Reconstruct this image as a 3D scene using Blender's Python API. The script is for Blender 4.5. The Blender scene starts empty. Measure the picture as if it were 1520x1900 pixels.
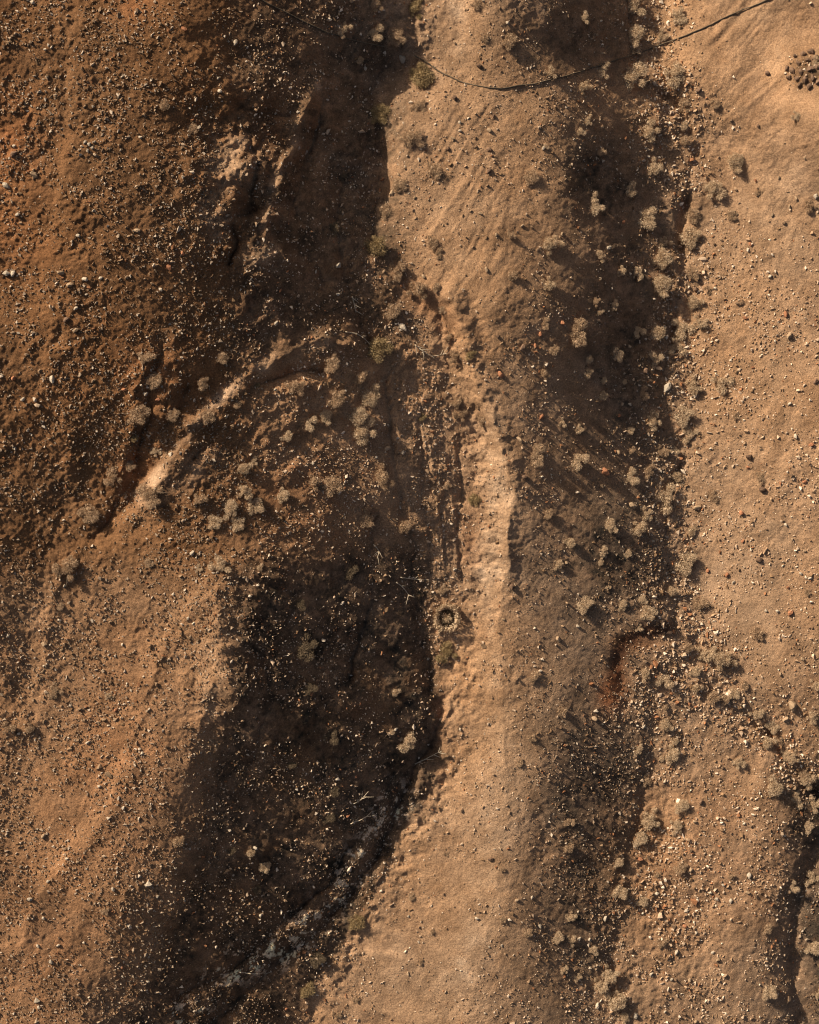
import bpy, bmesh, math, random
import numpy as np
from mathutils import Vector, Matrix, noise as mnoise
random.seed(7); RS = np.random.RandomState(11)
sc = bpy.context.scene
col = sc.collection
R = math.radians
# ------------------------------------------------------------------ camera, sky, sun, exposure
S = 0.025            # metres per photo pixel at z = 0
D = 80.0             # camera height: an aerial view straight down
SUN_EL = R(30); SHX, SHY = 0.76, -0.65          # shadows fall to the lower right
n_ = math.hypot(SHX, SHY); SHX /= n_; SHY /= n_
cam = bpy.data.cameras.new('camera'); camo = bpy.data.objects.new('camera', cam); col.objects.link(camo)
camo.location = (0, 0, D); camo.rotation_euler = (0, 0, 0)
cam.sensor_fit = 'VERTICAL'; cam.sensor_height = 24
cam.lens = 24 * D / (1900 * S); cam.clip_end = 2000; cam.clip_start = 1
sc.camera = camo
w = bpy.data.worlds.new("World"); sc.world = w; w.use_nodes = True
nt = w.node_tree
bg = nt.nodes['Background']; sky = nt.nodes.new('ShaderNodeTexSky'); sky.sky_type = 'NISHITA'
sky.sun_disc = False; sky.sun_elevation = SUN_EL
sky.sun_rotation = math.atan2(-SHX, -SHY) % (2 * math.pi)
sky.dust_density = 7.0; sky.air_density = 1.0; sky.ozone_density = 0.2
nt.links.new(sky.outputs[0], bg.inputs[0]); bg.inputs[1].default_value = 0.05
sl = bpy.data.lights.new('sun', 'SUN'); sl.energy = 5.0; sl.angle = R(0.6); sl.color = (1.0, 0.85, 0.65)
so = bpy.data.objects.new('sun', sl); col.objects.link(so)
dirv = Vector((SHX * math.cos(SUN_EL), SHY * math.cos(SUN_EL), -math.sin(SUN_EL)))
so.rotation_euler = dirv.to_track_quat('-Z', 'Y').to_euler(); so.location = (-40, 30, 60)
sc.view_settings.view_transform = 'Standard'; sc.view_settings.look = 'None'
sc.cycles.filter_width = 1.1; sc.view_settings.gamma = 1; sc.view_settings.exposure = 0.5

# ------------------------------------------------------------------ small numpy toolbox
def lattice(seed, n=256):
    return np.random.RandomState(seed).rand(n, n).astype(np.float32)
def vnoise(x, y, seed):
    L = lattice(seed); n = L.shape[0]
    xi = np.floor(x).astype(int); yi = np.floor(y).astype(int)
    fx = x - xi; fy = y - yi; fx = fx*fx*(3-2*fx); fy = fy*fy*(3-2*fy)
    a = L[yi % n, xi % n]; b = L[yi % n, (xi+1) % n]; c = L[(yi+1) % n, xi % n]; d = L[(yi+1) % n, (xi+1) % n]
    return (a*(1-fx)+b*fx)*(1-fy)+(c*(1-fx)+d*fx)*fy
def fbm(x, y, wl, seed, octs=4, gain=.5):
    s = 0; a = 1; t = 0
    for o in range(octs):
        ang = .6*o + seed
        cx, cy = math.cos(ang), math.sin(ang)
        f = 2.03**o / wl
        s = s + a*(vnoise((x*cx+y*cy)*f+13*o, (-x*cy+y*cx)*f+7*o, seed+o)-.5); t += a; a *= gain
    return s/t*2          # about -1..1
def sstep(a, b, x):
    t = np.clip((x-a)/(b-a), 0, 1); return t*t*(3-2*t)
def dist_poly(U, V, pts):
    d = np.full(U.shape, 1e9, np.float32)
    for (x0, y0), (x1, y1) in zip(pts[:-1], pts[1:]):
        dx, dy = x1-x0, y1-y0; q = dx*dx+dy*dy
        t = np.clip(((U-x0)*dx+(V-y0)*dy)/q, 0, 1)
        d = np.minimum(d, np.hypot(U-x0-t*dx, V-y0-t*dy))
    return d
def blob(U, V, cx, cy, rx, ry=None, ang=0):
    ry = ry or rx; a = R(ang)
    x = (U-cx)*math.cos(a)+(V-cy)*math.sin(a); y = -(U-cx)*math.sin(a)+(V-cy)*math.cos(a)
    return np.exp(-((x/rx)**2+(y/ry)**2))

# ------------------------------------------------------------------ terrain: how steeply the ground faces the sun, surveyed row by row
ROWS = {
 0:   '0:32 150:36 300:40 340:30 420:20 560:18 715:18 740:28 830:50 860:60 900:48 960:26 1020:22 1150:14 1180:40 1300:50 1520:50',
 100: '0:30 150:32 300:32 350:28 440:20 580:18 715:13 735:26 820:45 850:55 900:42 980:28 1060:20 1150:20 1210:38 1330:52 1520:52',
 200: '0:34 100:34 270:30 380:22 470:17 600:14 690:12 705:36 800:45 890:48 930:42 1030:38 1120:28 1210:26 1300:42 1400:50 1520:50',
 300: '0:36 100:36 250:30 370:22 480:18 580:8 695:10 705:42 800:46 900:45 940:42 1040:36 1075:16 1190:14 1305:38 1400:51 1520:51',
 400: '0:34 100:36 230:28 350:24 440:14 560:9 685:12 700:42 800:46 900:46 940:42 1050:36 1100:20 1240:20 1310:44 1400:52 1520:51',
 500: '0:34 80:38 200:30 320:22 420:15 560:12 680:13 700:34 790:46 900:46 930:40 1030:34 1100:20 1250:18 1285:42 1400:52 1520:50',
 600: '0:36 80:36 180:28 300:22 420:16 560:12 680:13 700:26 820:34 850:52 900:46 950:34 1080:18 1230:14 1290:46 1400:52 1520:50',
 700: '0:30 80:30 180:26 270:26 330:18 500:20 690:18 720:28 825:28 850:46 895:50 920:32 1080:18 1200:14 1300:46 1400:51 1520:50',
 800: '0:26 80:26 170:24 260:24 400:18 560:24 720:22 750:27 850:30 880:46 915:52 940:30 1090:18 1220:14 1290:44 1400:51 1520:50',
 900: '0:24 80:24 150:24 250:26 360:28 540:30 700:20 770:22 850:28 885:50 950:58 965:34 1080:24 1200:20 1300:50 1400:51 1520:50',
 1000:'0:24 60:24 150:34 270:36 440:34 580:18 760:12 780:26 850:28 890:50 940:56 960:38 1060:22 1230:14 1285:42 1400:50 1520:50',
 1100:'0:26 50:28 150:38 280:40 400:41 485:16 785:11 800:28 850:34 885:52 935:54 955:42 1040:24 1230:14 1290:48 1400:51 1520:50',
 1200:'0:30 80:36 180:40 290:42 400:44 458:14 775:10 790:26 830:38 880:50 925:50 960:42 1050:34 1210:22 1280:42 1400:48 1520:48',
 1300:'0:34 90:40 190:42 300:42 372:41 462:13 800:10 820:44 850:50 900:52 935:50 990:38 1060:32 1200:24 1260:38 1380:44 1520:40',
 1400:'0:36 90:40 190:42 290:42 325:36 402:14 815:9 830:44 860:50 910:52 945:52 1000:40 1040:26 1195:18 1220:42 1380:46 1520:38',
 1500:'0:38 80:42 170:44 260:40 285:34 385:14 755:9 775:44 830:48 900:50 950:50 990:36 1020:24 1170:18 1210:42 1400:46 1520:34',
 1600:'0:38 70:44 160:42 230:38 270:34 362:14 705:9 725:42 800:48 880:51 940:50 975:34 1000:20 1140:16 1200:40 1400:46 1520:30',
 1700:'0:40 50:44 120:40 200:38 240:32 332:14 650:9 675:42 760:48 860:51 930:48 970:36 1010:22 1080:22 1190:40 1350:46 1520:30',
 1800:'0:42 50:42 110:38 180:36 230:26 270:13 590:9 610:40 720:47 830:51 900:46 960:38 1030:28 1110:28 1170:38 1350:45 1520:30',
 1900:'0:42 40:42 90:36 140:34 180:24 220:12 530:9 550:38 680:46 800:50 880:48 950:40 1040:30 1120:32 1180:38 1350:42 1520:30'}
rv = np.array(sorted(ROWS)); RX = []; RP = []
for v in rv:
    q = [tuple(map(float, t.split(':'))) for t in ROWS[v].split()]
    RX.append([-900]+[a for a, b in q]+[2400]); RP.append([33]+[b for a, b in q]+[42])
RX = np.array(RX); RP = np.array(RP)
GS = 4; U0, U1, V0, V1 = -840, 2360, -900, 2800
gu = np.arange(U0, U1, GS); gv = np.arange(V0, V1, GS)
GU, GV = np.meshgrid(gu, gv); GU = GU.astype(np.float32); GV = GV.astype(np.float32)
WU = GU + 9*fbm(GU, GV, 60, 3, 3) + 7*fbm(GU, GV, 24, 5, 2)
WV = GV + 10*fbm(GU, GV, 70, 4, 3)
P = np.zeros_like(GU)
for i in range(GU.shape[0]):
    vv = float(np.clip(gv[i], 0, 1900)); xs = np.array([np.interp(vv, rv, RX[:, k]) for k in range(RX.shape[1])])
    ps = np.array([np.interp(vv, rv, RP[:, k]) for k in range(RX.shape[1])])
    P[i] = np.interp(WU[i], xs, ps)
def stroke(pts, wd, p, k=1.0, soft=.6):
    global P
    m = k*(1-sstep(wd*(1-soft), wd*(1+soft), dist_poly(WU, WV, pts)))
    P = P*(1-m)+p*m
def patch(cx, cy, rx, ry, ang, p, k=1.0):
    global P
    m = np.clip(k*1.4*blob(WU, WV, cx, cy, rx, ry, ang), 0, 1); P = P*(1-m)+p*m
stroke([(140, 0), (135, 150), (118, 300), (100, 430), (70, 540)], 12, 40, .7)
stroke([(210, 0), (190, 200), (180, 330)], 8, 36, .4)
patch(400, 190, 60, 40, 0, 14, .7); patch(395, 60, 70, 40, 0, 17, .5)
patch(430, 290, 42, 40, 20, 40); patch(455, 130, 30, 18, 30, 32, .8)
stroke([(600, 150), (565, 200), (545, 245), (548, 275), (520, 310), (500, 360), (492, 440)], 9, 36)
stroke([(620, 170), (585, 260), (560, 310), (540, 360), (530, 440)], 22, 7)
stroke([(480, 205), (450, 215)], 8, 6); stroke([(440, 390), (450, 420), (470, 440)], 14, 7)
stroke([(395, 380), (410, 405), (400, 430), (415, 450)], 9, 38); patch(500, 475, 34, 26, 0, 28)
stroke([(620, 635), (560, 640), (520, 662), (450, 700), (425, 730)], 9, 52)
stroke([(415, 745), (375, 768), (340, 780), (325, 765)], 7, 50)
stroke([(345, 815), (322, 842), (290, 885), (258, 925), (215, 970), (190, 1000)], 13, 56)
stroke([(600, 690), (520, 700), (450, 745)], 18, 15); patch(400, 840, 42, 40, 0, 17); patch(540, 1010, 20, 10, 0, 30)
stroke([(255, 850), (245, 910), (215, 950), (185, 990)], 9, 11); patch(320, 730, 50, 40, 0, 15, .8)
stroke([(250, 830), (255, 760), (250, 700), (290, 660), (340, 640)], 8, 34, .8)
patch(640, 770, 60, 35, -35, 32, .8); patch(570, 850, 70, 25, -25, 32, .7); patch(560, 960, 60, 14, -25, 34, .7)
stroke([(400, 1050), (370, 1090), (350, 1130), (330, 1190)], 5, 50)
stroke([(405, 1047), (360, 1090), (320, 1150), (298, 1215)], 7, 50, .8); stroke([(430, 1060), (385, 1110), (345, 1165), (320, 1220)], 9, 34, .6)
stroke([(235, 1400), (205, 1490), (165, 1538), (90, 1628), (48, 1712), (0, 1770)], 9, 52, .8); stroke([(262, 1410), (232, 1500), (190, 1555), (118, 1645), (75, 1730), (20, 1790)], 13, 33, .6)
stroke([(84, 1195), (75, 1270), (60, 1330)], 8, 46, .6); stroke([(0, 1150), (40, 1230), (20, 1330)], 22, 27, .6); patch(20, 1660, 50, 60, -40, 33, .7)
stroke([(640, 470), (648, 560), (678, 630), (700, 690)], 22, 9, .8); stroke([(716, 710), (728, 800), (738, 890)], 9, 13, .8); stroke([(822, 590), (830, 700), (822, 800), (828, 870)], 7, 17, .7)
stroke([(772, 0), (768, 60), (745, 120)], 9, 12, .8); patch(715, 105, 34, 30, 0, 10, .8)
stroke([(830, 545), (848, 620), (880, 700), (908, 780), (932, 850), (952, 915), (940, 975), (943, 1040), (928, 1100)], 9, 60, .8)
stroke([(862, 545), (880, 620), (912, 700), (938, 780), (960, 850), (980, 915), (968, 975), (970, 1040), (958, 1100)], 12, 33, .7)
patch(395, 1270, 22, 36, 0, 54); patch(392, 1190, 18, 26, 0, 46, .8)
stroke([(200, 1500), (175, 1535)], 5, 52); stroke([(50, 1715), (30, 1760)], 6, 50, .8)
stroke([(945, 830), (955, 900), (945, 960), (942, 1030), (930, 1090)], 5, 60, .8)
stroke([(700, 960), (690, 1040), (690, 1120), (655, 1200)], 6, 6); stroke([(700, 480), (735, 540)], 8, 14, .6)
patch(800, 1370, 20, 40, 10, 5); stroke([(795, 1400), (745, 1480), (715, 1530)], 13, 5)
stroke([(835, 560), (775, 545), (740, 520)], 6, 14, .8)
stroke([(720, 880), (735, 950), (760, 1000)], 16, 10, .8); patch(745, 1330, 24, 40, 20, 20)
stroke([(1210, 180), (1240, 280), (1238, 420), (1232, 560), (1228, 700), (1240, 860), (1225, 1000)], 30, 31, .85); patch(1115, 310, 48, 42, 0, 9); patch(1160, 250, 30, 14, 30, 18, .6)
stroke([(1045, 160), (1090, 190), (1150, 225)], 7, 18, .6); stroke([(1095, 235), (1130, 262)], 6, 18, .6)
stroke([(1130, 160), (1190, 200)], 4, 46, .7)
patch(1090, 60, 60, 50, 0, 12); patch(1160, 600, 50, 120, 0, 13, .8); patch(1140, 1050, 70, 60, 0, 14, .8)
stroke([(1235, 1182), (1190, 1185), (1155, 1200), (1143, 1235), (1150, 1250)], 13, 8)
stroke([(1225, 1200), (1190, 1210), (1175, 1240)], 6, 30, .7)
patch(1132, 1285, 16, 28, 0, 34); stroke([(1150, 1250), (1162, 1290), (1150, 1330)], 8, 11)
patch(1110, 1430, 50, 60, 0, 15, .8); patch(1090, 1560, 40, 60, 0, 16, .8)
stroke([(1285, 1190), (1330, 1290), (1380, 1325), (1420, 1350), (1450, 1420), (1530, 1490)], 15, 18, .8)
stroke([(1455, 1470), (1495, 1500), (1540, 1560)], 20, 3); patch(1500, 1560, 30, 36, 0, 6)
stroke([(1400, 1420), (1430, 1480), (1450, 1560), (1440, 1640)], 18, 50, .7)
stroke([(1580, 1620), (1500, 1680), (1478, 1780), (1480, 1900)], 40, 7); stroke([(1530, 1790), (1500, 1815), (1480, 1850)], 8, 42)
stroke([(1208, 1580), (1195, 1640), (1205, 1720)], 6, 56, .8); stroke([(1190, 1770), (1170, 1850)], 6, 54, .8)
stroke([(1310, 1690), (1318, 1800), (1312, 1900)], 5, 52, .6)
# soil colour zones; dark mixes darker soil with shade painted into the colour
def soil_fields(U, V):
    n = fbm(U, V, 120, 21, 4)
    m = fbm(U, V, 30, 31, 3)
    left = 1-sstep(380, 640, U+60*n+0*V)
    red = np.clip(blob(U, V, 20, 270, 60, 90)+.8*blob(U, V, 245, 10, 40, 30)+.5*blob(U, V, 30, 440, 60, 60)+.8*blob(U, V, 290, 690, 70, 50)
          + .9*blob(U, V, 240, 880, 40, 60, 30)+.6*blob(U, V, 230, 1430, 120, 200)+.5*blob(U, V, 80, 1800, 120, 200)+.9*blob(U, V, 1140, 1280, 30, 45)
          + 1.1*blob(U, V, 1180, 1195, 50, 16)+1.0*blob(U, V, 1150, 1215, 16, 34)+.7*blob(U, V, 800, 570, 60, 26, 35)+.6*blob(U, V, 870, 1000, 20, 60)+.7*blob(U, V, 815, 1340, 12, 60)
          + .5*blob(U, V, 570, 900, 130, 60, -20)+.6*blob(U, V, 500, 250, 30, 50)+.4*blob(U, V, 1300, 1600, 200, 200)+.5*blob(U, V, 600, 1000, 90, 50), 0, 1)
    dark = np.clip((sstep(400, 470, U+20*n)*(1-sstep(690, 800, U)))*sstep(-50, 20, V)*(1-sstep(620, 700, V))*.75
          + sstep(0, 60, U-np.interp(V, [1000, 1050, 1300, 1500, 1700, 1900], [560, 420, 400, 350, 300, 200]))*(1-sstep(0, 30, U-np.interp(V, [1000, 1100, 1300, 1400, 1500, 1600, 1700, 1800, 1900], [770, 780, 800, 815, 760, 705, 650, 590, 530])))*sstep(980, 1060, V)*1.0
          + (.85*blob(U, V, 1160, 650, 95, 280)+.8*blob(U, V, 1120, 330, 80, 80)+.8*blob(U, V, 1070, 60, 110, 80)+1.1*blob(U, V, 1105, 1480, 85, 200)+.6*blob(U, V, 1060, 1760, 70, 120)+.9*blob(U, V, 1140, 1045, 100, 90)+.9*blob(U, V, 1515, 1720, 60, 260)+.6*blob(U, V, 1490, 1500, 40, 60))*(1+.6*m), 0, 1)  # right flank blobs: browner soil, with shade deepened by colour
    pale = np.clip(1.0*blob(U, V, 430, 290, 45, 45)+.8*blob(U, V, 395, 1275, 24, 40)+.6*blob(U, V, 392, 1195, 18, 30)+.8*blob(U, V, 500, 475, 36, 26)+.5*blob(U, V, 455, 130, 34, 24)
          + .55*np.exp(-(dist_poly(U, V, [(590, 160), (565, 200), (548, 245), (548, 275), (520, 310), (500, 360), (492, 440)])/9)**2)
          + .8*np.exp(-(dist_poly(U, V, [(610, 630), (520, 660), (450, 700), (380, 768), (345, 810), (320, 840), (290, 885), (258, 925)])/12)**2)
          + .7*blob(U, V, 400, 400, 24, 40)+.7*blob(U, V, 340, 880, 70, 26, -40)
          + .7*np.exp(-(dist_poly(U, V, [(915, 800), (930, 880), (925, 960), (915, 1040), (900, 1100)])/26)**2)
          + .45*np.exp(-(dist_poly(U, V, [(900, 1150), (930, 1400), (920, 1600), (860, 1800)])/34)**2)
          + .5*np.exp(-(dist_poly(U, V, [(850, 0), (850, 110), (820, 140)])/16)**2)+.4*blob(U, V, 1440, 100, 60, 40), 0, 1)
    bed = np.exp(-(dist_poly(U, V, [(735, 1480), (700, 1560), (650, 1620), (600, 1690), (540, 1760), (440, 1790), (330, 1890)])/26)**2)
    pale = np.clip(pale*(.55+1.5*fbm(U, V, 24, 151, 4, .65)+.3), 0, 1)
    left2 = left*(1-.75*sstep(1000, 1150, V))
    return left2, red, dark, pale, bed, n, m
l2, red, dark, pale, bed, nn, mm = soil_fields(GU, GV)
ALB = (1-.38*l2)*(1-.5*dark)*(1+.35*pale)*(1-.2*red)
P = P*(1+.10*sstep(36, 46, P))
TUNE = [[109,98,94,97,116,112,134,132,43,112,85,99,67,12,28,116,96,99,91],[83,101,111,97,95,98,105,57,140,140,92,91,107,87,79,129,77,77,139],[78,88,96,101,90,101,43,86,140,104,96,87,89,61,62,108,93,86,89],[89,90,75,97,106,40,107,54,140,87,99,88,109,44,69,128,88,99,83],[88,90,82,63,58,42,67,53,87,95,96,86,76,109,93,137,106,88,92],[100,88,88,65,72,45,43,27,68,77,91,90,75,84,49,101,103,95,87],[94,102,79,75,72,32,44,33,12,69,88,65,90,23,73,139,92,88,94],[91,79,86,87,78,82,15,72,36,46,45,84,22,40,95,78,112,93,91],[105,109,66,106,87,94,63,46,13,37,22,98,41,18,32,112,70,94,90],[102,102,132,105,87,62,81,45,12,16,41,75,33,12,17,83,96,84,83],[84,93,94,98,79,96,54,25,12,37,31,83,24,12,12,12,91,87,78],[67,75,76,83,94,58,104,37,31,23,88,79,24,13,12,14,85,75,83],[74,96,77,78,83,107,49,20,42,12,99,70,52,34,12,25,16,84,62],[92,80,85,83,40,24,74,70,19,12,47,86,67,31,12,46,60,14,51],[82,83,77,86,51,43,24,12,17,12,98,61,61,12,12,70,61,83,12],[90,88,86,68,33,13,24,12,12,88,70,77,12,12,17,103,61,73,12],[56,96,95,78,50,32,63,18,20,80,81,83,12,12,42,63,72,62,12],[81,66,64,23,85,53,12,12,106,65,76,74,36,32,44,59,76,58,12],[78,83,50,12,12,21,16,91,67,80,76,67,44,26,95,35,62,41,12]]
if TUNE is not None:
    T = np.array(TUNE, float)/100; tx = np.clip((GU-40)/80, 0, 17.999); ty = np.clip((GV-50)/100, 0, 17.999); xi = tx.astype(int); yi = ty.astype(int); fx = tx-xi; fy = ty-yi
    P = P*((T[yi, xi]*(1-fx)+T[yi, xi+1]*fx)*(1-fy)+(T[yi+1, xi]*(1-fx)+T[yi+1, xi+1]*fx)*fy)
lin = (P/100.0)**2.2
c = np.clip(lin/(0.36*ALB), -.05, .90)
c = np.where(P < 13, c-.06, c)
g = (c-math.sin(SUN_EL))/math.cos(SUN_EL)
g = np.where(c > .7, g*1.25, g).astype(np.float64)
edge = sstep(0, 350, GU-U0)*sstep(0, 350, U1-GU)*sstep(0, 350, GV-V0)*sstep(0, 350, V1-GV)
inm = (GU > 0) & (GU < 1520) & (GV > 0) & (GV < 1900)
gm = float(g[inm].mean()); g = (g-gm)*edge
KX, KY = np.meshgrid(2*np.pi*np.fft.fftfreq(GU.shape[1], GS*S), 2*np.pi*np.fft.fftfreq(GU.shape[0], GS*S))
KY = -KY                                            # rows run down, world y runs up
ks = SHX*KX+SHY*KY; kt = -SHY*KX+SHX*KY; k2 = KX**2+KY**2
H = np.real(np.fft.ifft2(np.fft.fft2(g)*np.conj(1j*ks)/(ks**2+.05*kt**2+2e-3+1e-4*k2**2+1e-9)))
gx_ = (GU-760)*S; gy_ = (950-GV)*S
H = H+gm*.8*(SHX*gx_+SHY*gy_); H -= H[inm].mean()
print('tilt', gm, 'height range', H[inm].min(), H[inm].max())
def samp(F, U, V):
    x = np.clip((U-U0)/GS, 0, F.shape[1]-1.001); y = np.clip((V-V0)/GS, 0, F.shape[0]-1.001)
    xi = x.astype(int); yi = y.astype(int); fx = x-xi; fy = y-yi
    return (F[yi, xi]*(1-fx)+F[yi, xi+1]*fx)*(1-fy)+(F[yi+1, xi]*(1-fx)+F[yi+1, xi+1]*fx)*fy
Gully = [(1165, 0), (1175, 100), (1180, 150), (1265, 200), (1290, 280), (1270, 400), (1265, 500), (1255, 600), (1225, 720), (1265, 850), (1240, 950), (1245, 1080), (1250, 1160), (1290, 1220), (1215, 1300), (1205, 1450), (1180, 1600), (1140, 1750), (1140, 1900)]
Gully2 = [(1285, 1190), (1330, 1290), (1380, 1325), (1430, 1360), (1470, 1420), (1540, 1490)]
Bed = [(745, 0), (735, 70), (700, 250), (650, 420), (680, 560), (735, 600), (760, 700), (790, 800), (800, 930), (810, 1080), (800, 1200), (800, 1350), (740, 1480), (690, 1580), (600, 1700), (440, 1820), (330, 1900)]
def detail(U, V):
    """small relief in metres on top of the big forms"""
    gd = np.minimum(dist_poly(U, V, Gully), dist_poly(U, V, Gully2)); bd = dist_poly(U, V, Bed)
    rough = np.clip(.35+.9*np.exp(-(gd/55)**2)+.8*np.exp(-(bd/50)**2)+.6*blob(U, V, 560, 800, 150, 150)+.5*blob(U, V, 310, 780, 100, 150)
            + .6*blob(U, V, 450, 350, 110, 150)+.6*(U < 200)*(V < 1000)*.6+.5*blob(U, V, 1250, 1750, 200, 150), 0, 1.3)
    lfp = (1-sstep(400, 560, U))
    rough = np.clip(rough+.7*np.exp(-((U-1240)/42)**2)*sstep(60, 200, V)*(1-sstep(1150, 1300, V))-.35*np.exp(-((U-1120)/90)**2)*sstep(450, 520, V)*(1-sstep(880, 960, V))+.35*lfp+.35*blob(U, V, 1250, 1650, 260, 300)+.5*np.exp(-((U-795)/55)**2)*sstep(560, 640, V)*(1-sstep(1150, 1250, V)), 0, 1.5)*(.75+.5*fbm(U, V, 90, 43, 2))
    h = .05*rough*fbm(U, V, 13, 41, 3, .65)+.13*rough*fbm(U, V, 42, 51, 4, .6)+.10*fbm(U, V, 130, 61, 2)
    h = h + (.016+.022*rough)*fbm(U, V, 6.5, 71, 2, .7)
    # clods
    cl = vnoise(U/9+.3*V/9, V/9, 81); h = h+.05*rough*np.clip(cl-.62, 0, 1)*2.2
    def rill(dx, dy, across, along, amp, mask, seed):
        q = math.hypot(dx, dy); dx /= q; dy /= q
        a = (-U*dy+V*dx)/across+1.5*fbm(U, V, 160, seed+9, 2); b = (U*dx+V*dy)/along
        r = vnoise(a+0*b, b, seed)*.65+.35*vnoise(a*2.1, b*1.5, seed+1)
        return amp*mask*(r-.5)*np.clip(.55+1.1*fbm(U, V, 80, seed+5, 2), .1, 1.3)
    m1 = sstep(690, 730, U)*(1-sstep(900, 960, U))*sstep(170, 220, V)*(1-sstep(540, 620, V))
    h = h+rill(-.55, .85, 13, 150, .13, m1, 90)
    m2 = sstep(1280, 1320, U)*(1-sstep(1440, 1500, U))*(1-sstep(200, 280, V)); h = h+rill(-.7, .7, 12, 130, .13, m2, 94)
    m3 = np.exp(-(dist_poly(U, V, [(850, 620), (900, 800), (915, 1000), (890, 1100), (850, 1300), (780, 1520), (700, 1660), (620, 1770)])/45)**2)
    h = h+rill(1, .25, 9, 60, .12, m3, 98)+.16*m3*fbm(U, V, 22, 100, 4, .6)-.16*m3*np.clip(vnoise(U/14, V/11, 143)-.72, 0, 1)*2
    m4 = sstep(400, 470, U)*(1-sstep(700, 800, U))*sstep(1000, 1080, V); h = h+rill(.9, .35, 26, 200, .30, m4, 102)+rill(.8, .6, 9, 60, .08, m4, 112)
    m5 = np.exp(-((U-800)/60)**2)*sstep(650, 740, V)*(1-sstep(1080, 1150, V)); h = h+rill(.15, 1, 7, 110, .12, m5, 105)
    m6 = sstep(1010, 1060, U)*(1-sstep(1220, 1260, U)); h = h+rill(.9, .4, 18, 120, .14, m6, 108)
    m7 = np.clip(blob(U, V, 570, 870, 150, 110)*1.3, 0, 1); h = h+rill(-.85, .5, 15, 70, .16, m7, 115)
    m8 = np.clip(blob(U, V, 1145, 1290, 26, 45)*1.5, 0, 1); h = h+rill(.95, .3, 9, 50, .26, m8, 118)
    m9 = np.clip(blob(U, V, 430, 330, 90, 150)*1.3, 0, 1); h = h+.35*m9*fbm(U, V, 38, 121, 4, .6)
    m10 = np.clip(1.3*blob(U, V, 480, 200, 110, 170)+blob(U, V, 500, 520, 130, 110)+.8*blob(U, V, 760, 60, 70, 90)+.7*blob(U, V, 300, 800, 90, 150)+.7*blob(U, V, 620, 720, 120, 80)+.6*blob(U, V, 560, 1250, 200, 260), 0, 1)
    rd = 1-np.abs(fbm(U+10*fbm(U, V, 30, 160, 2), V, 60, 161, 4, .6))*2.2
    h = h+.34*m10*np.clip(rd, -.2, 1)*(.6+.8*fbm(U, V, 120, 165, 2))
    h = h+.3*blob(U, V, 1500, 130, 30, 26)
    h = h+.10*np.clip(vnoise(U/120, V/120, 168)*1.6-.4, 0, 1)*fbm(U, V, 34, 167, 4, .6)*(U > 940)
    trk = .5+.8*fbm(U, V, 60, 140, 2)
    h = h-.05*trk*np.exp(-(dist_poly(U+4*fbm(U, V, 30, 141, 2), V, [(132, -100), (127, 150), (110, 300), (92, 430), (60, 545)])/8)**2)-.04*trk*np.exp(-(dist_poly(U+4*fbm(U, V, 30, 141, 2), V, [(100, -100), (98, 300), (78, 430), (40, 555)])/7)**2)
    # creased crests, ledges and incised channels
    wx = 10*fbm(U, V, 40, 301, 4, .6)+4*fbm(U, V, 11, 305, 3, .6); wy = 10*fbm(U, V, 40, 311, 4, .6)
    def tent(A, w, pts, vary=.6, wl=70, fade=None):
        xs_ = [p[0] for p in pts]; ys_ = [p[1] for p in pts]; r_ = 7*w+10; out = np.zeros(U.shape)
        q = (U > min(xs_)-r_) & (U < max(xs_)+r_) & (V > min(ys_)-r_) & (V < max(ys_)+r_)
        if not q.any(): return out
        u_, v_ = U[q], V[q]; k = np.clip(1-vary*.5+vary*1.3*fbm(u_, v_, wl, int(pts[0][0]+pts[0][1]) % 97+320, 2), 0, 1.6)
        out[q] = A*k*np.maximum(np.exp(-dist_poly(u_+wx[q], v_+wy[q], pts)/w)-.0012, 0); return out
    h = h+(1-sstep(1040, 1180, V))*tent(.40, 22, [(835, 540), (850, 620), (880, 700), (908, 780), (934, 850), (953, 915), (942, 975), (945, 1040), (932, 1100), (925, 1160)], .35)
    h = h+tent(.27, 17, [(640, 640), (600, 625), (560, 640), (520, 662), (450, 700), (422, 735), (378, 768), (345, 812), (322, 845), (290, 888), (256, 928), (215, 970), (185, 1005)], .9, 40)
    h = h+tent(.30, 16, [(600, 150), (570, 195), (545, 245), (548, 275), (522, 310), (502, 360), (492, 440)], .9, 36)
    h = h+tent(.11, 20, [(405, 1047), (360, 1090), (320, 1150), (298, 1215), (270, 1300), (240, 1390), (205, 1490), (165, 1538), (90, 1628), (48, 1712), (-10, 1780)], .8)
    h = h+tent(.16, 16, [(150, 1010), (95, 1120), (84, 1195), (70, 1270), (40, 1360)], .8)
    h = h+tent(.22, 16, [(400, 1090), (410, 1180), (398, 1260), (380, 1320), (350, 1420)], .5)+tent(.25, 12, [(320, 640), (275, 665), (252, 720), (250, 800), (225, 880)], .8)
    h = h+tent(.18, 14, [(690, 480), (735, 535), (790, 545), (830, 580)], .5)+tent(.2, 12, [(690, 200), (700, 300), (690, 400), (682, 470)], .8)
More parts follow.
